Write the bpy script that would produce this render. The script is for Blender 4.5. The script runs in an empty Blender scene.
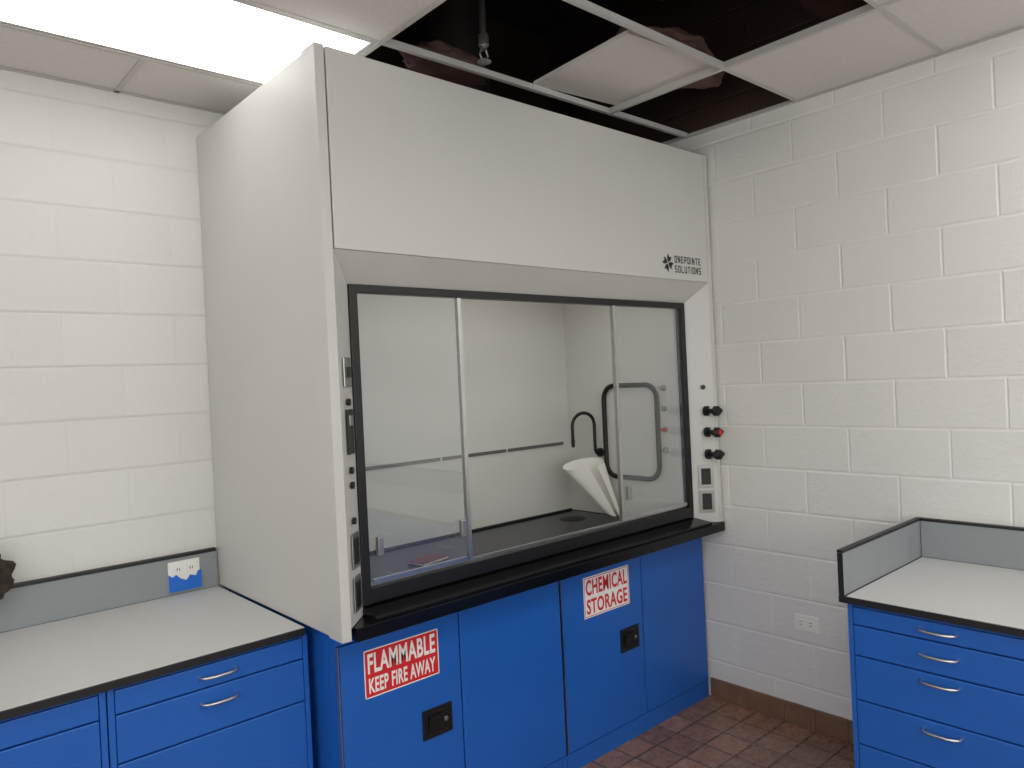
import bpy, bmesh, math, random
from mathutils import Vector, Matrix, noise
random.seed(4)
scene=bpy.context.scene
COL=bpy.context.collection
scene.view_settings.view_transform='Standard'
scene.view_settings.look='None'

# ------------------------------------------------------------ materials
def lin(c):
    return tuple(((x/255)/12.92 if x/255<=0.04045 else ((x/255+0.055)/1.055)**2.4) for x in c)+(1,)
def mat(name,rgb,rough=.5,metal=0,var=.04,scale=8,bump=0,bscale=200,coat=0,spec=.5):
    m=bpy.data.materials.new(name);m.use_nodes=True
    nt=m.node_tree;b=nt.nodes['Principled BSDF']
    b.inputs['Roughness'].default_value=rough;b.inputs['Metallic'].default_value=metal
    b.inputs['Specular IOR Level'].default_value=spec
    b.inputs['Coat Weight'].default_value=coat
    tc=nt.nodes.new('ShaderNodeTexCoord')
    n=nt.nodes.new('ShaderNodeTexNoise');n.inputs['Scale'].default_value=scale;n.inputs['Detail'].default_value=4
    nt.links.new(tc.outputs['Object'],n.inputs['Vector'])
    r=nt.nodes.new('ShaderNodeValToRGB')
    c=lin(rgb)
    r.color_ramp.elements[0].position=.3;r.color_ramp.elements[1].position=.7
    r.color_ramp.elements[0].color=tuple(x*(1-var) for x in c[:3])+(1,)
    r.color_ramp.elements[1].color=tuple(min(1,x*(1+var)) for x in c[:3])+(1,)
    nt.links.new(n.outputs['Fac'],r.inputs['Fac']);nt.links.new(r.outputs['Color'],b.inputs['Base Color'])
    if bump:
        n2=nt.nodes.new('ShaderNodeTexNoise');n2.inputs['Scale'].default_value=bscale;n2.inputs['Detail'].default_value=3
        nt.links.new(tc.outputs['Object'],n2.inputs['Vector'])
        bp=nt.nodes.new('ShaderNodeBump');bp.inputs['Strength'].default_value=bump;bp.inputs['Distance'].default_value=.002
        nt.links.new(n2.outputs['Fac'],bp.inputs['Height']);nt.links.new(bp.outputs['Normal'],b.inputs['Normal'])
    return m

def block_wall(name,axis,rgb,mort=.97,bs=.4,vert=1.0):
    """painted concrete block; vert = how strongly the upright joints show through the paint"""
    m=bpy.data.materials.new(name);m.use_nodes=True
    nt=m.node_tree;L=nt.links.new;b=nt.nodes['Principled BSDF'];b.inputs['Roughness'].default_value=.5
    def M(op,a,c=None,d=None):
        n=nt.nodes.new('ShaderNodeMath');n.operation=op
        for i,v in enumerate((a,c,d)):
            if v is None: continue
            if isinstance(v,(int,float)): n.inputs[i].default_value=v
            else: L(v,n.inputs[i])
        return n.outputs[0]
    g=nt.nodes.new('ShaderNodeNewGeometry')
    s=nt.nodes.new('ShaderNodeSeparateXYZ');L(g.outputs['Position'],s.inputs[0])
    ax=M('ADD',s.outputs[axis],20.9 if axis=='Y' else 20.0)
    az=M('ADD',s.outputs['Z'],2.11)
    cb=nt.nodes.new('ShaderNodeCombineXYZ');L(ax,cb.inputs[0]);L(az,cb.inputs[1])
    br=nt.nodes.new('ShaderNodeTexBrick');L(cb.outputs[0],br.inputs['Vector'])
    br.inputs['Scale'].default_value=1;br.inputs['Brick Width'].default_value=.42;br.inputs['Row Height'].default_value=.21
    br.inputs['Mortar Size'].default_value=.007;br.inputs['Mortar Smooth'].default_value=.7
    c2=lin(rgb)
    br.inputs['Color1'].default_value=c2;br.inputs['Color2'].default_value=tuple(x*.97 for x in c2[:3])+(1,)
    br.inputs['Mortar'].default_value=tuple(x*.985 for x in c2[:3])+(1,)
    dist=M('PINGPONG',az,.105)
    h=M('SUBTRACT',1,M('MINIMUM',M('DIVIDE',dist,.009),1))
    fac=M('MAXIMUM',M('MULTIPLY',br.outputs['Fac'],vert),h)
    n=nt.nodes.new('ShaderNodeTexNoise');n.inputs['Scale'].default_value=38;n.inputs['Detail'].default_value=7;n.inputs['Roughness'].default_value=.74
    L(g.outputs['Position'],n.inputs['Vector'])
    hgt=M('MULTIPLY_ADD',n.outputs['Fac'],1.3,M('SUBTRACT',1,fac))
    bp=nt.nodes.new('ShaderNodeBump');bp.inputs['Strength'].default_value=bs;bp.inputs['Distance'].default_value=.006
    L(hgt,bp.inputs['Height']);L(bp.outputs['Normal'],b.inputs['Normal'])
    m0=nt.nodes.new('ShaderNodeMix');m0.data_type='RGBA';L(fac,m0.inputs['Factor']);L(br.outputs['Color'],m0.inputs['A']);m0.inputs['B'].default_value=tuple(min(1,x*mort) for x in c2[:3])+(1,)
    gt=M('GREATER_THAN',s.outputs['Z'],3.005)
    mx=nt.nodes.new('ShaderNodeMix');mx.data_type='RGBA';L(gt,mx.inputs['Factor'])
    L(m0.outputs['Result'],mx.inputs['A']);mx.inputs['B'].default_value=lin((58,43,38))  # bare brown block above the ceiling, darkened to stand in for plenum gloom
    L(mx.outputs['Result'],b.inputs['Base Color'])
    return m

def floor_mat():
    m=bpy.data.materials.new('quarry_tile');m.use_nodes=True
    nt=m.node_tree;L=nt.links.new;b=nt.nodes['Principled BSDF']
    g=nt.nodes.new('ShaderNodeNewGeometry')
    br=nt.nodes.new('ShaderNodeTexBrick');L(g.outputs['Position'],br.inputs['Vector']);br.offset=0
    br.inputs['Scale'].default_value=1;br.inputs['Brick Width'].default_value=.158;br.inputs['Row Height'].default_value=.158
    br.inputs['Mortar Size'].default_value=.005;br.inputs['Mortar Smooth'].default_value=.15
    br.inputs['Color1'].default_value=lin((150,112,90));br.inputs['Color2'].default_value=lin((124,90,74));br.inputs['Mortar'].default_value=lin((80,64,56))
    n=nt.nodes.new('ShaderNodeTexNoise');n.inputs['Scale'].default_value=22;n.inputs['Detail'].default_value=10;n.inputs['Roughness'].default_value=.8
    L(g.outputs['Position'],n.inputs['Vector'])
    r=nt.nodes.new('ShaderNodeValToRGB');r.color_ramp.elements[0].position=.54;r.color_ramp.elements[1].position=.66
    r.color_ramp.elements[0].color=(0,0,0,1);r.color_ramp.elements[1].color=(.6,.6,.6,1)
    L(n.outputs['Fac'],r.inputs['Fac'])
    mk=nt.nodes.new('ShaderNodeMath');mk.operation='SUBTRACT';mk.inputs[0].default_value=1;L(br.outputs['Fac'],mk.inputs[1])
    ml=nt.nodes.new('ShaderNodeMath');ml.operation='MULTIPLY';L(r.outputs['Color'],ml.inputs[0]);L(mk.outputs[0],ml.inputs[1])
    mx=nt.nodes.new('ShaderNodeMix');mx.data_type='RGBA';L(ml.outputs[0],mx.inputs['Factor']);L(br.outputs['Color'],mx.inputs['A']);mx.inputs['B'].default_value=lin((196,180,164))
    L(mx.outputs['Result'],b.inputs['Base Color'])
    r2=nt.nodes.new('ShaderNodeMapRange');r2.inputs['To Min'].default_value=.12;r2.inputs['To Max'].default_value=.45;L(n.outputs['Fac'],r2.inputs['Value']);L(r2.outputs[0],b.inputs['Roughness'])
    bp=nt.nodes.new('ShaderNodeBump');bp.inputs['Strength'].default_value=.6;bp.inputs['Distance'].default_value=.003;L(mk.outputs[0],bp.inputs['Height']);L(bp.outputs['Normal'],b.inputs['Normal'])
    return m

def glass_mat():
    m=bpy.data.materials.new('sash_glass');m.use_nodes=True
    nt=m.node_tree;nt.nodes.clear();L=nt.links.new
    o=nt.nodes.new('ShaderNodeOutputMaterial')
    t=nt.nodes.new('ShaderNodeBsdfTransparent');t.inputs[0].default_value=(.88,.905,.915,1)
    gl=nt.nodes.new('ShaderNodeBsdfGlossy');gl.inputs['Roughness'].default_value=.02
    lw=nt.nodes.new('ShaderNodeLayerWeight');lw.inputs['Blend'].default_value=.5
    pw=nt.nodes.new('ShaderNodeMath');pw.operation='POWER';pw.inputs[1].default_value=5;L(lw.outputs['Facing'],pw.inputs[0])
    f=nt.nodes.new('ShaderNodeMath');f.operation='MULTIPLY_ADD';f.inputs[1].default_value=.9;f.inputs[2].default_value=.12;L(pw.outputs[0],f.inputs[0])
    mx=nt.nodes.new('ShaderNodeMixShader');L(f.outputs[0],mx.inputs[0]);L(t.outputs[0],mx.inputs[1]);L(gl.outputs[0],mx.inputs[2])
    d=nt.nodes.new('ShaderNodeBsdfDiffuse');d.inputs[0].default_value=(.7,.73,.74,1)
    n=nt.nodes.new('ShaderNodeTexNoise');n.inputs['Scale'].default_value=3;tc=nt.nodes.new('ShaderNodeTexCoord');L(tc.outputs['Object'],n.inputs['Vector'])
    mr=nt.nodes.new('ShaderNodeMapRange');mr.inputs['To Min'].default_value=.02;mr.inputs['To Max'].default_value=.09;L(n.outputs['Fac'],mr.inputs['Value'])
    m2=nt.nodes.new('ShaderNodeMixShader');L(mr.outputs[0],m2.inputs[0]);L(mx.outputs[0],m2.inputs[1]);L(d.outputs[0],m2.inputs[2])
    L(m2.outputs[0],o.inputs[0]);return m
def emit(name,rgb,s):
    m=bpy.data.materials.new(name);m.use_nodes=True;b=m.node_tree.nodes['Principled BSDF']
    b.inputs['Base Color'].default_value=(.8,.8,.8,1);b.inputs['Emission Color'].default_value=rgb+(1,);b.inputs['Emission Strength'].default_value=s
    return m

HOOD=mat('hood_powder_coat',(198,197,192),.42,var=.015,scale=2,bump=.06,bscale=400)
LIPM=mat('hood_lip_coat',(196,195,190),.38,var=.02,scale=3,bump=.06,bscale=400)
LINER=mat('hood_liner',(208,207,201),.45,var=.02,scale=3)
BLACK=mat('black_anodized',(18,18,19),.4,var=.1)
EPOXY=mat('black_epoxy_resin',(12,13,14),.2,var=.15,scale=30,spec=.35)
BLUE=mat('blue_enamel_steel',(28,94,180),.36,var=.05,scale=2.5)
LAM=mat('light_grey_laminate',(200,200,199),.4,var=.02,scale=40)
GREYP=mat('grey_laminate',(138,142,144),.45,var=.02,scale=20)
EDGE=mat('black_edge_band',(20,20,22),.45)
ALU=mat('brushed_aluminium',(205,205,205),.28,metal=1,var=.05,scale=60)
STEEL=mat('stainless_plate',(176,176,174),.3,metal=.9,var=.05,scale=60)
RUB=mat('black_rubber',(14,14,14),.5,var=.1)
RED=mat('red_plastic',(200,34,28),.4)
MAROON=mat('maroon_cover',(120,40,38),.5)
SRED=mat('sign_red',(206,38,44),.45,var=.02)
SWH=mat('sign_white',(238,236,232),.45,var=.01)
WHITE=mat('white_plastic',(232,230,222),.35,var=.01)
PAPER=mat('cream_paper',(226,223,214),.7,var=.02)
BTAPE=mat('blue_tape',(24,104,200),.6)
LOGO=mat('logo_ink',(24,26,34),.5)
SLOT=mat('grey_slot',(96,94,90),.6,var=.1)
SEAM=mat('seam_shade',(92,90,86),.7,var=.1)
TILE=mat('ceiling_tile',(214,212,207),.9,var=.04,scale=60,bump=.4,bscale=260)
TEE=mat('ceiling_tee',(190,189,184),.4,var=.01)
BASE=mat('brown_base_tile',(118,90,70),.35,var=.15,scale=14)
DARK=mat('roof_deck',(30,24,22),.9,var=.3,scale=5)
DUCT=mat('duct_wrap',(84,60,54),.85,var=.5,scale=7,bump=.5,bscale=20)
GALV=mat('galvanised_duct',(54,48,46),.5,metal=.4,var=.2)
PIPE=mat('dark_pipe',(52,50,50),.5,var=.2)
CLOTH=mat('dark_cloth',(52,42,36),.9,var=.6,scale=40)
GLASS=glass_mat()
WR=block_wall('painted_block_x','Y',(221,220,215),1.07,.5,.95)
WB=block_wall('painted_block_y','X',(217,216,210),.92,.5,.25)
FLOOR=floor_mat()
LIGHT=emit('diffuser_glow',(1.0,.985,.955),2.6)
LIGHT_FILL=emit('diffuser_glow_fill',(1.0,.985,.955),5.0)  # glow of the added fill panels out of view
LIGHTH=emit('hood_lamp_glow',(1.0,.965,.90),3.8)
FILLG=emit('fill_window_glow',(.96,.985,1.0),3.0)  # glow of the added window panes, unseen fill light

# ------------------------------------------------------------ builder
OFF={}
class B:
    def __init__(s): s.bm=bmesh.new()
    def _f(s,vs,mi=0):
        try:
            f=s.bm.faces.new(vs);f.material_index=mi;return f
        except ValueError: return None
    def box(s,x0,x1,y0,y1,z0,z1,mi=0):
        v=[s.bm.verts.new((x,y,z)) for x in (x0,x1) for y in (y0,y1) for z in (z0,z1)]
        for q in ((0,1,3,2),(4,6,7,5),(0,4,5,1),(2,3,7,6),(0,2,6,4),(1,5,7,3)): s._f([v[i] for i in q],mi)
        return s
    def hull(s,top,bot,mi=0):
        a=[s.bm.verts.new(p) for p in top];b=[s.bm.verts.new(p) for p in bot]
        s._f(a,mi);s._f(b[::-1],mi);n=len(a)
        for i in range(n): s._f([a[i],b[i],b[(i+1)%n],a[(i+1)%n]],mi)
        return s
    def tube(s,pts,r,mi=0,n=12,closed=False):
        pts=[Vector(p) for p in pts];N=len(pts);rings=[];up=None
        rr=r if isinstance(r,(list,tuple)) else [r]*N
        for i,p in enumerate(pts):
            if closed: t=(pts[(i+1)%N]-pts[i-1]).normalized()
            else: t=((pts[min(i+1,N-1)]-pts[max(i-1,0)])).normalized()
            if up is None:
                up=Vector((0,0,1)) if abs(t.z)<.9 else Vector((1,0,0))
            up=(up-t*up.dot(t)).normalized();w=t.cross(up)
            rings.append([s.bm.verts.new(p+(up*math.cos(2*math.pi*k/n)+w*math.sin(2*math.pi*k/n))*rr[i]) for k in range(n)])
        for i in range(N if closed else N-1):
            a=rings[i];b=rings[(i+1)%N]
            for k in range(n): s._f([a[k],a[(k+1)%n],b[(k+1)%n],b[k]],mi)
        if not closed: s._f(rings[0][::-1],mi);s._f(rings[-1],mi)
        return s
    def text(s,body,x0,x1,z0,z1,y,mi=0,off=.0,depth=.0006):
        cu=bpy.data.curves.new('t','FONT');cu.body=body;cu.size=1;cu.offset=off;cu.resolution_u=3;cu.extrude=.01
        cu.space_character=1.0+off*2.5
        o=bpy.data.objects.new('t',cu);COL.objects.link(o);bpy.context.view_layer.update()
        dg=bpy.context.evaluated_depsgraph_get();me=bpy.data.meshes.new_from_object(o.evaluated_get(dg))
        xs=[v.co.x for v in me.vertices];ys=[v.co.y for v in me.vertices]
        ax,bx,ay,by=min(xs),max(xs),min(ys),max(ys)
        vs=[s.bm.verts.new((x0+(v.co.x-ax)/(bx-ax)*(x1-x0),y-depth*(1 if v.co.z>0 else 0),z0+(v.co.y-ay)/(by-ay)*(z1-z0))) for v in me.vertices]
        for p in me.polygons: s._f([vs[i] for i in p.vertices],mi)
        bpy.data.objects.remove(o);bpy.data.curves.remove(cu);bpy.data.meshes.remove(me)
        return s
    def strokes(s,body,x0,x1,z0,z1,y,mi=0,th=.28):
        """square technical lettering built from flat bars"""
        G={'O':[[(0,0),(0,1),(1,1),(1,0),(0,0)]],'N':[[(0,0),(0,1),(1,0),(1,1)]],'E':[[(1,1),(0,1),(0,0),(1,0)],[(0,.5),(.85,.5)]],
           'P':[[(0,0),(0,1),(1,1),(1,.45),(0,.45)]],'I':[[(0,0),(0,1)]],'T':[[(0,1),(1,1)],[(.5,1),(.5,0)]],'S':[[(1,1),(0,1),(0,.5),(1,.5),(1,0),(0,0)]],
           'L':[[(0,1),(0,0),(1,0)]],'U':[[(0,1),(0,0),(1,0),(1,1)]]}
        W=[.35 if c=='I' else 1.0 for c in body];gap=.36
        tot=sum(W)+gap*(len(body)-1);k=(x1-x0)/tot;hz=z1-z0;t=th*k/2*1.0;x=x0
        for c,w in zip(body,W):
            cw=w*k
            for pl in G[c]:
                for a,b in zip(pl,pl[1:]):
                    ww=cw-2*t if c!='I' else 0
                    p=Vector((x+t+a[0]*ww,0,z0+t+a[1]*(hz-2*t)));q=Vector((x+t+b[0]*ww,0,z0+t+b[1]*(hz-2*t)))
                    d=(q-p).normalized();n=Vector((-d.z,0,d.x));p-=d*t;q+=d*t
                    s._f([s.bm.verts.new((v.x,y,v.z)) for v in (p+n*t,q+n*t,q-n*t,p-n*t)],mi)
            x+=cw+gap*k
        return s
    def xf(s,M):
        bmesh.ops.transform(s.bm,matrix=M,verts=s.bm.verts);return s
    def done(s,name,parent,mats,bevel=0,label=None,smooth=False,cat=None,kind=None,seg=2):
        bm=s.bm
        bmesh.ops.recalc_face_normals(bm,faces=bm.faces)
        lo=Vector([min(v.co[i] for v in bm.verts) for i in range(3)]);hi=Vector([max(v.co[i] for v in bm.verts) for i in range(3)])
        c=(lo+hi)/2
        if parent is None: c.z=lo.z
        bmesh.ops.translate(bm,verts=bm.verts,vec=-c)
        me=bpy.data.meshes.new(name);bm.to_mesh(me);bm.free()
        for m in (mats if isinstance(mats,(list,tuple)) else [mats]): me.materials.append(m)
        o=bpy.data.objects.new(name,me);COL.objects.link(o)
        OFF[o]=c
        o.location=c-(OFF[parent] if parent else Vector((0,0,0)))
        if parent: o.parent=parent
        if smooth:
            for p in me.polygons:p.use_smooth=True
            me.set_sharp_from_angle(angle=math.radians(40))
        if bevel:
            md=o.modifiers.new('bevel','BEVEL');md.width=bevel;md.segments=seg;md.limit_method='ANGLE'
        if label:o['label']=label
        if cat:o['category']=cat
        if kind:o['kind']=kind
        return o
def root(name,label,cat,loc=(0,0,0),rot=0,group=None):
    e=bpy.data.objects.new(name,None);COL.objects.link(e);e.location=loc;e.rotation_euler=(0,0,rot);e.empty_display_size=.1
    e['label']=label;e['category']=cat;OFF[e]=Vector((0,0,0))
    if group:e['group']=group
    return e

# ------------------------------------------------------------ setting
RX,RY,H,TOP=-5.72,-5.6,3.0,3.9
B().box(RX,0,RY,0,-.1,0).done('floor',None,FLOOR,kind='structure')
B().box(0,.15,RY,.15,-.1,TOP).done('wall_right',None,WR,kind='structure')
B().box(RX-.15,0,0,.15,-.1,TOP).done('wall_back',None,WB,kind='structure')
def wall_fillwin(name,wname,axis,a0,a1,w0,w1,zb,zt,m):  # wall with an added glowing window, fill light from behind the camera
    b=B()
    def bx(p,q,z0,z1,o=b,d0=-.15,d1=0.):
        if axis=='x': o.box(p,q,RY+d0,RY+d1,z0,z1)
        else: o.box(RX+d0,RX+d1,p,q,z0,z1)
    bx(a0,w0,-.1,TOP);bx(w1,a1,-.1,TOP);bx(w0,w1,-.1,zb);bx(w0,w1,zt,TOP)
    b.done(name,None,m,kind='structure')
    e=bpy.data.objects.new(wname,None);COL.objects.link(e);e['kind']='structure';OFF[e]=Vector((0,0,0))
    p=B();bx(w0,w1,zb,zt,p,-.09,-.08);p.done('pane',e,FILLG)
    f=B();n=4
    for i in range(n+1):
        x=w0+(w1-w0)*i/n;bx(max(w0,x-.025),min(w1,x+.025),zb,zt,f,-.12,-.03)
    bx(w0,w1,zb,zb+.05,f,-.12,-.03);bx(w0,w1,zt-.05,zt,f,-.12,-.03);f.done('frame',e,TEE)
wall_fillwin('wall_front','fill_window_1','x',RX,.15,-4.9,-.7,1.1,2.7,WB)
wall_fillwin('wall_left','fill_window_2','y',RY-.15,0,-4.6,-1.6,1.1,2.7,WR)
B().box(RX-.15,.15,RY-.15,.15,TOP,TOP+.1).done('trim_1',None,DARK,kind='structure')
xs=[-.635*i for i in range(11)]
xs=[x for x in xs if x>RX]+[RX]
ys=[0,-.385,-1.0]+[-1.0-.625*i for i in range(1,10)]
ys=[y for y in ys if y>RY]+[RY]
openc={(0,1),(1,1),(2,1),(0,2),(1,2),(2,2),(1,3),(2,3)}
lights=[((3,4),1),((3,4),5),((0,1),5),((6,7),3),((2,3),7),((6,7),6)]  # first light is in view; the rest are added as unseen fill
lc={(c,r) for cs,r in lights for c in cs}
b=B()
for i in range(len(xs)-1):
    for j in range(len(ys)-1):
        if (i,j) in openc or (i,j) in lc: continue
        b.box(xs[i+1]+.004,xs[i]-.004,ys[j+1]+.004,ys[j]-.004,H+.003,H+.018)
b.done('ceiling',None,TILE,kind='structure')
b=B()
def tee(x0,x1,y0,y1,along,zz=H):
    if along=='x':
        b.box(x0,x1,y0-.010,y0+.010,zz-.001,zz+.002);b.box(x0,x1,y0-.0015,y0+.0015,zz+.002,zz+.028)
    else:
        b.box(x0-.010,x0+.010,y0,y1,zz-.002,zz+.001);b.box(x0-.0015,x0+.0015,y0,y1,zz+.001,zz+.028)
for j,y in enumerate(ys[1:-1],1): tee(RX,-1.9 if j==1 else 0,y,y,'x')
for i,x in enumerate(xs[1:-1],1):
    for j in range(len(ys)-1):
        if (i-1,j) in lc and (i,j) in lc: continue
        if i in(2,) and j in (1,2,3): continue
        if i==1 and j==1: continue
        tee(x,x,ys[j+1],ys[j],'y')
b.box(-.022,0,RY,0,H-.002,H+.001);b.box(-.002,0,RY,0,H,H+.02)
b.box(RX,0,-.022,0,H-.002,H+.001)
b.done('trim_2',None,TEE,kind='structure')
b=B()
y=-2.05
while y<-1.0:
    y2=min(y+.158,-.995);b.box(-.014,0,y+.001,y2-.001,0,.103);y+=.158
b.done('baseboard_right',None,BASE,bevel=.003,kind='structure')

for k_,(cs,r) in enumerate(lights):
    x1=xs[cs[0]];x0=xs[cs[-1]+1];y1=ys[r];y0=ys[r+1]
    e=root('ceiling_light','long recessed fluorescent ceiling light with a white diffuser in the grid, all but the first added as unseen fill','ceiling light',((x0+x1)/2,(y0+y1)/2,H),group='recessed fluorescent ceiling lights')
    w=(x1-x0)/2-.006;d=(y1-y0)/2-.006
    B().box(-w+.02,w-.02,-d+.02,d-.02,.004,.012).done('diffuser',e,LIGHT if k_==0 else LIGHT_FILL,label='glowing white diffuser')
    bb=B();bb.box(-w,w,-d,-d+.02,.003,.09);bb.box(-w,w,d-.02,d,.003,.09);bb.box(-w,-w+.02,-d+.02,d-.02,.003,.09);bb.box(w-.02,w,-d+.02,d-.02,.003,.09);bb.box(-w,w,-d,d,.09,.1)
    bb.done('housing',e,TEE,label='white steel housing')

b=B().box(-.29,.29,-.28,.28,0,.014)
b.xf(Matrix.Translation((-.86,-1.295,3.031))@Matrix.Rotation(math.radians(-4),4,'Z')@Matrix.Rotation(math.radians(-.6),4,'Y'))
b.done('ceiling_tile',None,TILE,label='loose white ceiling tile lying crooked on the grid',cat='ceiling tile')
e=root('fire_sprinkler','dark pendent fire sprinkler head hanging through the open ceiling','fire sprinkler',(-1.59,-1.21,2.98))
B().tube([(0,0,.06),(0,0,.55),(0,0,.92)],.012).done('drop_pipe',e,PIPE,smooth=True)
B().tube([(0,0,.0),(0,0,.015),(0,0,.016),(0,0,.055),(0,0,.06)],[.012,.012,.02,.02,.016],n=16).done('body',e,STEEL,smooth=True)
b=B();b.tube([(0,0,-.045),(0,0,-.041)],.026,n=20)
b.tube([(.012,0,0),(.02,0,-.02),(.008,0,-.04)],.0035,n=8);b.tube([(-.012,0,0),(-.02,0,-.02),(-.008,0,-.04)],.0035,n=8)
b.done('deflector',e,STEEL,smooth=True,label='steel deflector on a small frame')
def ductpath(y,z,r,x0=RX,x1=0,wob=.03):
    n=70;p=[];rr=[]
    for i in range(n):
        x=x0+(x1-x0)*i/(n-1);p.append((x,y+wob*math.sin(i*.5),z+wob*.5*math.sin(i*.8)));rr.append(r*(1+.05*math.sin(i*1.7)))
    return p,rr
p,rr=ductpath(-1.95,3.44,.19);B().tube(p,rr,n=24).done('air_duct',None,DUCT,smooth=True,label='brown wrapped air duct running above the ceiling grid',cat='duct')
b=B();b.tube([(-1.15,-.5,2.8715),(-1.15,-.5,3.89)],.15,n=32);b.tube([(-1.15,-.5,3.1),(-1.15,-.5,3.13)],.157,n=32)
b.done('exhaust_duct',None,GALV,smooth=True,label='round grey exhaust duct rising from the hood roof',cat='duct')
def batt(cx,cy,z0,hx,hy,hz,seed):
    bm=bmesh.new();bmesh.ops.create_icosphere(bm,subdivisions=5,radius=1)
    for v in bm.verts:
        n=noise.noise(v.co*1.6+Vector((seed,0,0)))+.4*noise.noise(v.co*4+Vector((seed,3,0)))+.15*noise.noise(v.co*9)
        f=1+.28*n
        v.co=Vector((v.co.x*hx*f,v.co.y*hy*f,max(v.co.z*f,-.55)*hz))
    b=B();b.bm.free();b.bm=bm;lo=min(v.co.z for v in bm.verts)
    b.xf(Matrix.Translation((cx,cy,z0-lo)));b.done('insulation_batt',None,DUCT,smooth=True,label='lumpy dark brown insulation lying above the ceiling grid',cat='insulation')
batt(-.70,-1.38,3.056,.32,.17,.09,1.0)
batt(-1.50,-.86,3.030,.2,.10,.07,5.0)

# ------------------------------------------------------------ fume hood
XL,XR,YF,YS=-2.236,-.012,-1.1185,-1.02
ZT=2.873
HO=Vector((-1.117,-.56,.955))
hood=root('fume_hood','large off-white laboratory fume hood with sliding glass sashes','fume hood',HO);OFF[hood]=HO
B().box(XL+.008,XL+.035,-1.020,-.004,.917,ZT).done('side_panel',hood,HOOD,bevel=.003)
B().box(XL+.014,XL+.035,-1.0275,-1.0205,.917,ZT-.002).done('seam_shade',hood,SEAM,label='thin grey strip painted in for the seam shadow between post and side panel')  # dark strip stands in for the shadow in the post seam
B().box(XR-.03,XR-.004,-1.028,-.004,.958,ZT).done('side_panel',hood,HOOD,bevel=.002)
B().box(XL+.036,XR-.031,-1.08,-.005,ZT-.02,ZT-.003).done('top_panel',hood,HOOD)
B().box(XL+.036,XR-.031,-.03,-.005,.958,ZT-.021).done('back_panel',hood,HOOD)
B().box(-2.195,-.046,YF,-1.09,2.207,ZT-.002).done('front_panel',hood,HOOD,bevel=.003)
B().hull([(-2.200,YF,2.205),(-.046,YF,2.205),(-.14,YS,2.107),(-2.10,YS,2.107)],[(-2.200,YF+.03,2.205),(-.046,YF+.03,2.205),(-.14,YS+.01,2.115),(-2.10,YS+.01,2.115)]).done('sloped_lip',hood,LIPM,label='grey sloped lip with mitred ends')
def post(sx,zb):
    b=B()
    if sx<0:
        f=lambda x:x
        o_=-2.200
        b.box(XL,o_-.001,YF,-1.028,zb,ZT)
    else:
        f=lambda x:-2.234-x
        o_=-2.188
        b.box(f(-2.190),f(-2.222),YF,-1.03,zb,ZT)
    top=[(f(o_),YF,2.205),(f(-2.10),YS,2.107),(f(-2.10),-.99,2.107),(f(o_),-.99,2.205)]
    bot=[(x,y,zb+.04 if sx<0 else zb) for x,y,z in top]
    b.hull(top,bot)
    return b.done('corner_post',hood,HOOD,bevel=.0015)
post(-1,.917);post(1,.958)
b=B();b.box(-2.05,-.19,-.2,-.19,.957,2.4);b.done('back_baffle',hood,LINER,label='off-white rear baffle')
b=B();b.box(-2.06,-2.05,-.985,-.19,.957,2.4);b.box(-2.10,-2.05,-.99,-.985,.957,2.4);b.done('liner_side',hood,LINER)
b=B();b.box(-.19,-.18,-.985,-.19,.957,2.4);b.box(-.19,-.14,-.99,-.985,.957,2.4);b.done('liner_side',hood,LINER)
b=B();b.box(-2.05,-.19,-.985,-.2,2.4,2.41);b.box(-2.1,-.14,-.99,-.985,2.107,2.41);b.done('liner_top',hood,LINER)
b=B()
x=-2.04
while x<-.25:
    b.box(x,min(x+.44,-.2),-.204,-.2005,1.350,1.368,0);x+=.452
b.done('baffle_slot',hood,[SLOT],label='grey horizontal exhaust slot in the baffle')
b=B();b.box(-2.045,-.195,-.204,-.2005,.957,.966);b.done('baffle_slot',hood,PIPE)
b=B();b.box(-1.75,-.45,-.78,-.62,2.385,2.399);b.done('hood_lamp',hood,LIGHTH,label='strip light in the hood roof')
b=B()
b.box(-2.10,-2.068,-1.03,-.992,.99,2.107);b.box(-.172,-.14,-1.03,-.992,.99,2.107)
b.box(-2.068,-.172,-1.03,-.992,2.078,2.107);b.box(-2.068,-.172,-1.03,-.992,.992,1.045)
b.done('sash_frame',hood,BLACK,bevel=.002)
b=B();b.box(-2.066,-.174,-1.006,-.994,1.046,1.056);b.done('sash_track',hood,ALU,label='silver sliding track')
B().hull([(-2.10,-1.112,.966),(-.10,-1.112,.966),(-.14,-1.0,.992),(-2.10,-1.0,.992)],[(-2.10,-1.112,.9555),(-.10,-1.112,.9555),(-.14,-1.0,.9555),(-2.10,-1.0,.9555)]).done('airfoil_sill',hood,EPOXY,bevel=.001,label='black airfoil sill')
def pane(x0,x1,y,clips,edges):
    b=B();b._f([b.bm.verts.new(p) for p in ((x0,y,1.06),(x1,y,1.06),(x1,y,2.076),(x0,y,2.076))])
    s=b.done('sash_pane',hood,GLASS,label='clear sliding glass pane')
    for x in edges:
        B().box(x-.009,x+.009,y-.009,y+.009,1.058,2.077).done('edge_trim',s,ALU,label='thin silver edge trim')
    B().box(x0+.012,x1-.012,y-.006,y+.006,1.0575,1.072).done('bottom_trim',s,ALU)
    for x in clips:
        b=B().box(x-.012,x+.012,y-.028,y-.0095,1.155,1.22);b.done('finger_pull',s,STEEL,bevel=.003,label='small grey finger pull')
pane(-2.064,-1.62,-1.018,[-2.03,-1.66],[-1.62])
pane(-.70,-.176,-1.018,[-.665],[-.70])
pts=[];cy,cz,hw,hh,r=-.685,1.435,.185,.255,.075
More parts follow.
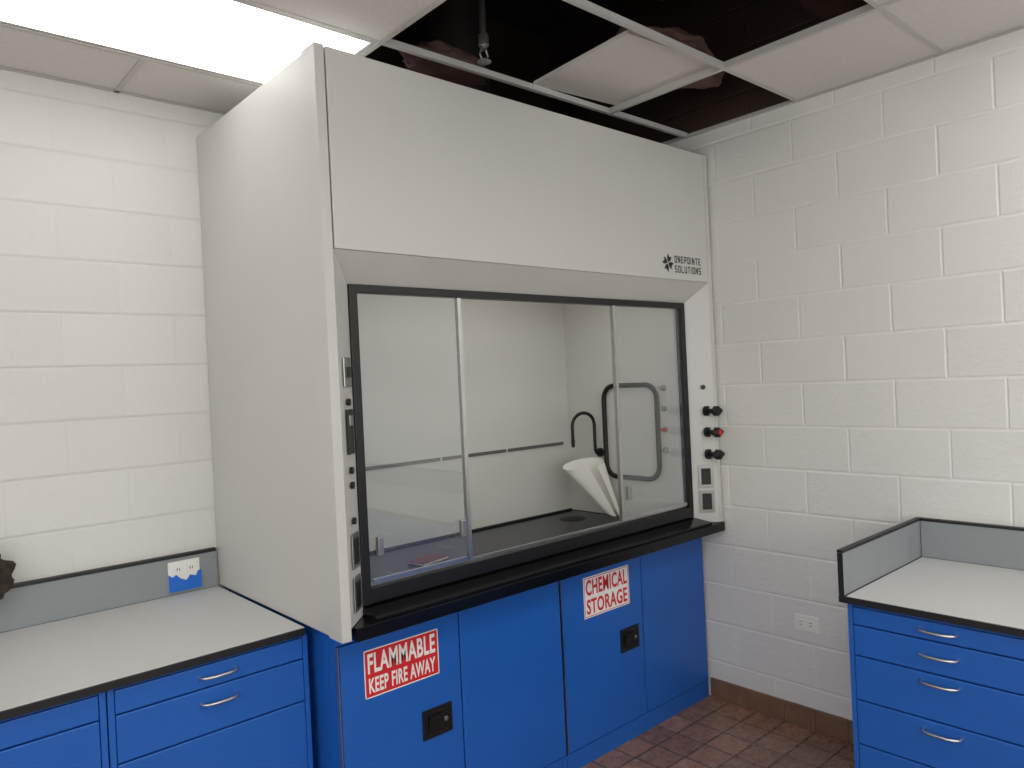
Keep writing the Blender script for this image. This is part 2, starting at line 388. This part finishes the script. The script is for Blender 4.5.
for sx,sz,a0 in ((1,1,0),(-1,1,90),(-1,-1,180),(1,-1,270)):
    for k in range(7):
        a=math.radians(a0+k*15);pts.append((-.203,cy+sx*(hw-r)+r*math.cos(a),cz+sz*(hh-r)+r*math.sin(a)))
B().tube(pts,.0135,n=10,closed=True).done('access_gasket',hood,RUB,smooth=True,label='black rounded rubber gasket around the side access panel')
for z,m in ((1.67,STEEL),(1.56,STEEL),(1.45,RED),(1.34,STEEL)):
    b=B();b.tube([(-.191,-.91,z),(-.198,-.91,z)],.017,0,n=20);b.tube([(-.198,-.91,z),(-.222,-.91,z)],[.011,.009],1,n=12)
    b.done('gas_outlet',hood,[STEEL,m],smooth=True,label='small outlet nozzle on a round plate')
fx,fy=-.191,-.45
b=B()
b.tube([(fx,fy,1.31),(fx-.012,fy,1.31)],.026,n=20)
pts=[(fx-.012,fy,1.31),(fx-.035,fy,1.31),(fx-.045,fy,1.325),(fx-.047,fy,1.36),(fx-.047,fy,1.44)]
for k in range(13):
    a=math.pi*k/12;pts.append((fx-.047-.09+.09*math.cos(a),fy,1.475+.07*math.sin(a)))
pts+=[(fx-.227,fy,1.43),(fx-.227,fy,1.40)]
b.tube(pts,.0095,n=12);b.tube([(fx-.227,fy,1.40),(fx-.227,fy,1.36)],[.012,.009],n=12)
b.done('gooseneck_tap',hood,RUB,smooth=True,label='black gooseneck water tap')
MR=lambda x,y,z:Matrix.Translation((x,y,z))@Matrix.Rotation(math.radians(-47.5),4,'Z')
ML=lambda x,y,z:Matrix.Translation((x,y,z))@Matrix.Rotation(math.radians(45),4,'Z')
for z,ac in ((1.54,RUB),(1.43,RED),(1.315,RUB)):
    T=Matrix.Translation((-.076,-1.085,z))
    b=B();b.tube([(0,0,0),(0,-.016,0)],.026,0,n=20);b.tube([(0,-.016,0),(0,-.052,0)],.012,0,n=12);b.xf(T)
    v=b.done('service_valve',hood,[BLACK],smooth=True,label='black service valve on the post')
    b=B();b.tube([(0,-.05,0),(0,-.056,0),(0,-.076,0),(0,-.082,0)],[.018,.026,.026,.02],0,n=16)
    b.tube([(-.044,-.066,0),(-.036,-.066,0),(.036,-.066,0),(.044,-.066,0)],[.010,.014,.014,.010],0,n=10);b.tube([(0,-.082,0),(0,-.086,0)],.015,1,n=16);b.xf(T)
    b.done('knob',v,[RUB,ac],smooth=True)
b=B();b.tube([(0,0,0),(0,-.006,0)],.012,n=16);b.xf(MR(-.083,-1.082,1.665));b.done('post_plug',hood,RUB,smooth=True)
def outlet(parent,T,name='power_outlet',w=.038,h=.058,sw=False,body=STEEL,face=BLACK):
    b=B();b.box(-w,w,-.005,0,-h,h,0);b.xf(T);o=b.done(name,parent,[body],bevel=.0015,label='steel outlet plate' if not sw else 'steel switch plate')
    b=B()
    if sw: b.box(-.008,.008,-.016,-.0052,-.018,.018,0)
    else:
        b.box(-.024,.024,-.009,-.0052,-.042,.042,0)
        for z in (-.02,.02):
            b.box(-.009,-.006,-.0095,-.0091,z-.006,z+.006,1);b.box(.006,.009,-.0095,-.0091,z-.006,z+.006,1)
    b.xf(T);b.done('toggle' if sw else 'receptacle',o,[face,PIPE],bevel=.001)
    return o
outlet(hood,MR(-.088,-1.078,1.20));outlet(hood,MR(-.088,-1.078,1.07))
outlet(hood,ML(-2.150,-1.074,1.80),'light_switch',sw=True,h=.05);outlet(hood,ML(-2.150,-1.074,1.20));outlet(hood,ML(-2.150,-1.074,1.055))
b=B();b.box(-.03,.03,-.008,0,-.075,.075,0);b.box(-.02,.02,-.010,-.008,.02,.055,1);b.xf(ML(-2.150,-1.074,1.60));b.done('airflow_monitor',hood,[BLACK,STEEL],bevel=.002,label='black airflow monitor box')
for z in (1.70,1.47,1.42,1.30):
    b=B();b.tube([(0,0,0),(0,-.01,0)],.012,n=14);b.xf(ML(-2.154,-1.078,z));b.done('post_plug',hood,RUB,smooth=True)
b=B()
cx,cz=-.388,2.286
for k in range(8):
    a=math.pi/4*k;R=.048 if k%2==0 else .044
    d=Vector((math.cos(a),0,math.sin(a)));n=Vector((-math.sin(a),0,math.cos(a)));c=Vector((cx,YF-.0012,cz))
    sg=1 if k%2 else -1
    p=[c+d*.003,c+d*R*.56+n*.0145*sg,c+d*R,c+d*R*.52-n*.006*sg]
    b._f([b.bm.verts.new(q) for q in p],0)
b.strokes('ONEPOINTE',-.333,-.110,2.291,2.326,YF-.0008)
b.strokes('SOLUTIONS',-.333,-.110,2.243,2.278,YF-.0008)
b.done('logo',hood,LOGO,label='dark printed star emblem and lettering')

b=B();b.box(-2.186,-.010,-1.128,-.01,.910,.955)
b.done('hood_worktop',None,EPOXY,bevel=.0015,label='thick black epoxy worktop under the fume hood',cat='worktop')
b=B();b.tube([(-.40,-.40,.9555),(-.40,-.40,.958)],[.075,.07],n=28)
b.done('cup_sink',None,RUB,smooth=True,label='small black cup sink set in the worktop',cat='sink')
# loosely rolled sheet leaning from the tap down to the worktop, open seam on the near side
b=B();rows=[];apex=Vector((-.262,-.585,.985));top=Vector((-.340,-.455,1.262))
axis=(top-apex).normalized()
e1=Vector((.80,-.59,0));e1=(e1-axis*e1.dot(axis)).normalized();e2=axis.cross(e1).normalized()
NA=28
for i in range(15):
    t=i/14;row=[]
    for j in range(NA+1):
        u_=j/NA
        a=math.radians(-60+330*u_)
        rad=(.080*(1-t)+.034)*(1+.22*(u_-.5))
        flat=.34+.14*t
        sl=.050*math.cos(a-2.4)*(1-.3*t)
        q=top.lerp(apex,t)+e1*math.cos(a)*rad+e2*math.sin(a)*rad*flat+axis*sl
        q.z=max(q.z,.9575);q.x=min(q.x,-.196)
        row.append(b.bm.verts.new(q))
    rows.append(row)
for i in range(14):
    for j in range(NA): b._f([rows[i][j],rows[i][j+1],rows[i+1][j+1],rows[i+1][j]])
o=b.done('paper_sheet',None,PAPER,smooth=True,label='white paper sheet loosely rolled and leaning under the black tap',cat='paper')
e=root('reflection_book','small dark red book added for a red reflection on the black worktop','reflection_book',(-1.50,-.56,.956),math.radians(12))  # added book, stands in for a probable red reflection
B().box(-.08,.08,-.05,.05,.0,.002).done('cover',e,MAROON);B().box(-.08,.08,-.05,.05,.0115,.0135).done('cover',e,MAROON);B().box(-.077,.079,-.047,.047,.0022,.0113).done('pages',e,PAPER,label='white page block')

# ------------------------------------------------------------ base cabinets
def sign(parent,x0,x1,z0,z1,y,l1,l2,bg,fg,split=.5):
    b=B();b.box(x0,x1,y-.0012,y,z0,z1,0 if bg=='w' else 1)
    yy=y-.0013
    m=.008
    if bg=='w':
        fgI=1;t=.003
        for q in ((x0+m*.6,x1-m*.6,z0+m*.6,z0+m*.6+t),(x0+m*.6,x1-m*.6,z1-m*.6-t,z1-m*.6),(x0+m*.6,x0+m*.6+t,z0+m*.6,z1-m*.6),(x1-m*.6-t,x1-m*.6,z0+m*.6,z1-m*.6)): b.box(q[0],q[1],yy-.0003,yy,q[2],q[3],1)
    else:
        fgI=0;t=.004
        for q in ((x0,x1,z0,z0+t),(x0,x1,z1-t,z1),(x0,x0+t,z0,z1),(x1-t,x1,z0,z1)): b.box(q[0],q[1],yy-.0003,yy,q[2],q[3],0)
    zm=z0+(z1-z0)*split
    b.text(l1,x0+.015,x1-.015,zm+.007,z1-.014,yy,fgI,off=.025,depth=.0005)
    b.text(l2,x0+.017,x1-.017,z0+.015,zm-.009,yy,fgI,off=.025,depth=.0005)
    return b.done('warning_sign',parent,[SWH,SRED])
def latch(parent,cx,cz,y):
    b=B();b.box(cx-.068,cx+.068,y-.006,y,cz-.055,cz+.055,0)
    b.box(cx-.054,cx+.054,y-.0095,y-.006,cz-.042,cz-.038,0);b.box(cx-.054,cx+.054,y-.0095,y-.006,cz+.038,cz+.042,0)
    b.box(cx-.054,cx-.05,y-.0095,y-.006,cz-.042,cz+.042,0);b.box(cx+.05,cx+.054,y-.0095,y-.006,cz-.042,cz+.042,0)
    b.hull([(cx-.045,y-.020,cz+.03),(cx+.02,y-.020,cz+.03),(cx+.02,y-.012,cz-.03),(cx-.045,y-.012,cz-.03)],[(cx-.045,y-.006,cz+.03),(cx+.02,y-.006,cz+.03),(cx+.02,y-.006,cz-.03),(cx-.045,y-.006,cz-.03)],0)
    b.tube([(cx+.036,y-.006,cz),(cx+.036,y-.012,cz)],.009,1,n=16)
    return b.done('paddle_latch',parent,[BLACK,STEEL],bevel=.002,label='black recessed paddle latch')
def hoodcab(x0,x1,dx,label,signargs,latchpos):
    w=x1-x0;d=.975
    e=root('base_cabinet',label,'cabinet',(x0,-.989,0),group='blue base cabinets under the fume hood')
    b=B();b.box(0,w,.02,d,.0,.908);b.box(.0,w,.004,.02,.0,.085);b.box(0,w,.004,.02,.862,.908);b.done('body',e,BLUE,bevel=.0015)
    b=B();b.box(.0,.0035,-.002,.0195,.088,.86);b.done('edge_strip',e,ALU,label='thin silver edge strip')
    doors=[(0.008,dx-x0-.003),(dx-x0+.003,w-.004)]
    for k,(a,c) in enumerate(doors):
        dd=B().box(a,c,0,.018,.09,.858).done('door',e,BLUE,bevel=.003)
        if k==0:
            sign(dd,*signargs[:4],-.0003,*signargs[4:]);latch(dd,latchpos[0],latchpos[1],0)
    return e
c1=hoodcab(-2.19,-1.108,-1.667,'blue steel cabinet with a flammable warning sign and black latch',(.10,.42,.65,.82,'FLAMMABLE','KEEP FIRE AWAY','r','w',.46),(.40,.475))
c2=hoodcab(-1.104,-.016,-.545,'blue steel cabinet with a chemical storage sign and black latch',(.145,.463,.65,.836,'CHEMICAL','STORAGE','w','r',.5),(.45,.485))

def pull(parent,cx,cz,y,w=.058):
    pts=[(cx-w,y,cz),(cx-w+.002,y-.018,cz),(cx-w+.014,y-.028,cz),(cx-w*.4,y-.032,cz),(cx+w*.4,y-.032,cz),(cx+w-.014,y-.028,cz),(cx+w-.002,y-.018,cz),(cx+w,y,cz)]
    return B().tube(pts,[.006,.005,.005,.005,.005,.005,.005,.006],n=10).done('handle',parent,ALU,smooth=True,label='silver bow handle')
def drawercab(loc,rot,w,d,rowsz,hz,label,group,top=.885,hx=None):
    e=root('drawer_cabinet',label,'cabinet',loc,rot,group)
    b=B();b.box(0,w,.02,d,.09,top);b.box(.0,w,.08,d,0,.09);b.box(0,.018,.002,.02,.09,top);b.box(w-.018,w,.002,.02,.09,top);b.box(.018,w-.018,.002,.02,top-.008,top)
    b.done('body',e,BLUE,bevel=.0015)
    for (z0,z1),h in zip(rowsz,hz):
        dr=B().box(.02,w-.02,0,.019,z0,z1).done('drawer',e,BLUE,bevel=.003)
        pull(dr,hx if hx else w/2,h,0)
    return e
rl=[(.803,.874),(.655,.798),(.38,.65),(.10,.375)];hl=[.84,.755,.41,.33]
drawercab((-2.862,-.836,0),0,.64,.815,rl,hl,'blue steel drawer cabinet with silver handles beside the fume hood','blue drawer cabinets along the block wall',hx=.325)
drawercab((-3.506,-.836,0),0,.64,.815,rl,hl,'blue steel drawer cabinet with silver handles','blue drawer cabinets along the block wall',hx=.2)
rr_=[(.813,.874),(.703,.808),(.543,.698),(.383,.538),(.10,.378)];hr=[.847,.765,.672,.507,.34]
drawercab((-.735,-2.085,0),-math.pi/2,.62,.71,rr_,hr,'blue steel five-drawer cabinet with silver handles against the block wall','blue drawer cabinets by the outlet',hx=.30)
for k in range(1,5):
    drawercab((-.735,-2.085-.625*k,0),-math.pi/2,.62,.71,rr_,hr,'blue steel five-drawer cabinet with silver handles','blue drawer cabinets by the outlet')

e=root('counter_top','light grey laminate counter top with black edge and grey backsplash','counter',(-2.88,-.44,.886));OFF[e]=Vector((-2.88,-.44,.886))
B().box(-3.52,-2.24,-.858,-.004,.888,.9135).done('edge_band',e,EDGE,bevel=.002,label='black edge band')
B().box(-3.515,-2.2405,-.853,-.03,.9137,.916).done('surface',e,LAM,label='light grey laminate surface')
B().box(-3.52,-2.24,-.026,-.004,.9165,1.068).done('backsplash',e,GREYP,label='grey backsplash')
B().box(-3.52,-2.24,-.030,-.002,1.0685,1.082).done('backsplash_cap',e,EDGE,bevel=.002,label='black backsplash cap')
YE=-5.23
e=root('counter_top','light grey counter top with grey side and back splashes, black trim','counter',(-.38,-3.6,.886));OFF[e]=Vector((-.38,-3.6,.886))
B().box(-.757,-.004,YE,-2.065,.889,.9135).done('edge_band',e,EDGE,bevel=.002,label='black edge band')
B().box(-.754,-.03,YE+.005,-2.093,.9137,.916).done('surface',e,LAM,label='light grey laminate surface')
B().box(-.026,-.004,YE,-2.090,.9165,1.069).done('backsplash',e,GREYP)
B().box(-.757,-.004,-2.087,-2.069,.9165,1.069).done('side_splash',e,GREYP)
b=B();b.box(-.028,-.002,YE,-2.0895,1.0695,1.080);b.box(-.759,-.002,-2.089,-2.067,1.0695,1.080);b.box(-.760,-.7575,-2.088,-2.068,.9165,1.069)
b.done('splash_cap',e,EDGE,bevel=.001,label='black splash cap')

e=root('wall_outlet','white duplex outlet plate on the painted block wall','outlet',(-.001,-1.55,.51),-math.pi/2)
B().box(-.06,.06,-.006,0,-.038,.038).done('cover_plate',e,WHITE,bevel=.002)
b=B()
for x in (-.024,.024):
    b.box(x-.017,x+.017,-.009,-.0062,-.016,.016,0)
    b.box(x-.007,x+.004,-.0095,-.0091,-.009,-.006,1);b.box(x-.007,x+.004,-.0095,-.0091,.006,.009,1)
b.done('receptacle',e,[WHITE,PIPE],bevel=.0005)
e=root('wall_outlet','white outlet plate with blue painter tape on the grey backsplash','outlet',(-2.375,-.0265,.995))
B().box(-.066,.062,-.006,0,-.064,.060).done('cover_plate',e,WHITE,bevel=.002)
b=B()
for x in (-.026,.026): b.box(x-.016,x+.016,-.009,-.0062,.005,.045,0);b.box(x-.006,x-.003,-.0094,-.0091,.02,.032,1);b.box(x+.003,x+.006,-.0094,-.0091,.02,.032,1)
b.done('receptacle',e,[WHITE,PIPE])
b=B();P=[(-.067,-.065),(.066,-.065),(.066,.012),(.052,.006),(.044,-.012),(.02,-.004),(.004,-.024),(-.02,-.012),(-.036,.006),(-.05,-.004),(-.067,.01)]
b.hull([(x,-.0112,z) for x,z in P],[(x,-.0096,z) for x,z in P])
b.done('painter_tape',e,BTAPE,label='torn blue painter tape')

bm=bmesh.new();bmesh.ops.create_icosphere(bm,subdivisions=4,radius=1)
for v in bm.verts:
    n=noise.fractal(v.co*2.2,.6,2,4)
    v.co=Vector((v.co.x*.12,v.co.y*.05,v.co.z*.12))*(1+.22*n)
b=B();b.bm.free();b.bm=bm;b.xf(Matrix.Translation((-3.11,-.085,1.13)))
b.done('draped_cloth',None,CLOTH,smooth=True,label='dark crumpled cloth draped over the backsplash edge',cat='cloth')

# ------------------------------------------------------------ camera
cam=bpy.data.cameras.new('camera');co=bpy.data.objects.new('camera',cam);COL.objects.link(co)
cam.sensor_width=36;cam.lens=741.55/1024*36;cam.clip_start=.05
r=Vector((0.745762,-0.664543,-0.047125));u=Vector((0.038301,-0.027852,0.998878));k=Vector((-0.665110,-0.746731,0.004682))
co.matrix_world=Matrix(((r.x,u.x,k.x,-3.3954),(r.y,u.y,k.y,-3.3067),(r.z,u.z,k.z,1.7463),(0,0,0,1)))
scene.camera=co
w=bpy.data.worlds.new('world');scene.world=w;w.use_nodes=True
w.node_tree.nodes['Background'].inputs[0].default_value=(.9,.95,1,1);w.node_tree.nodes['Background'].inputs[1].default_value=.2
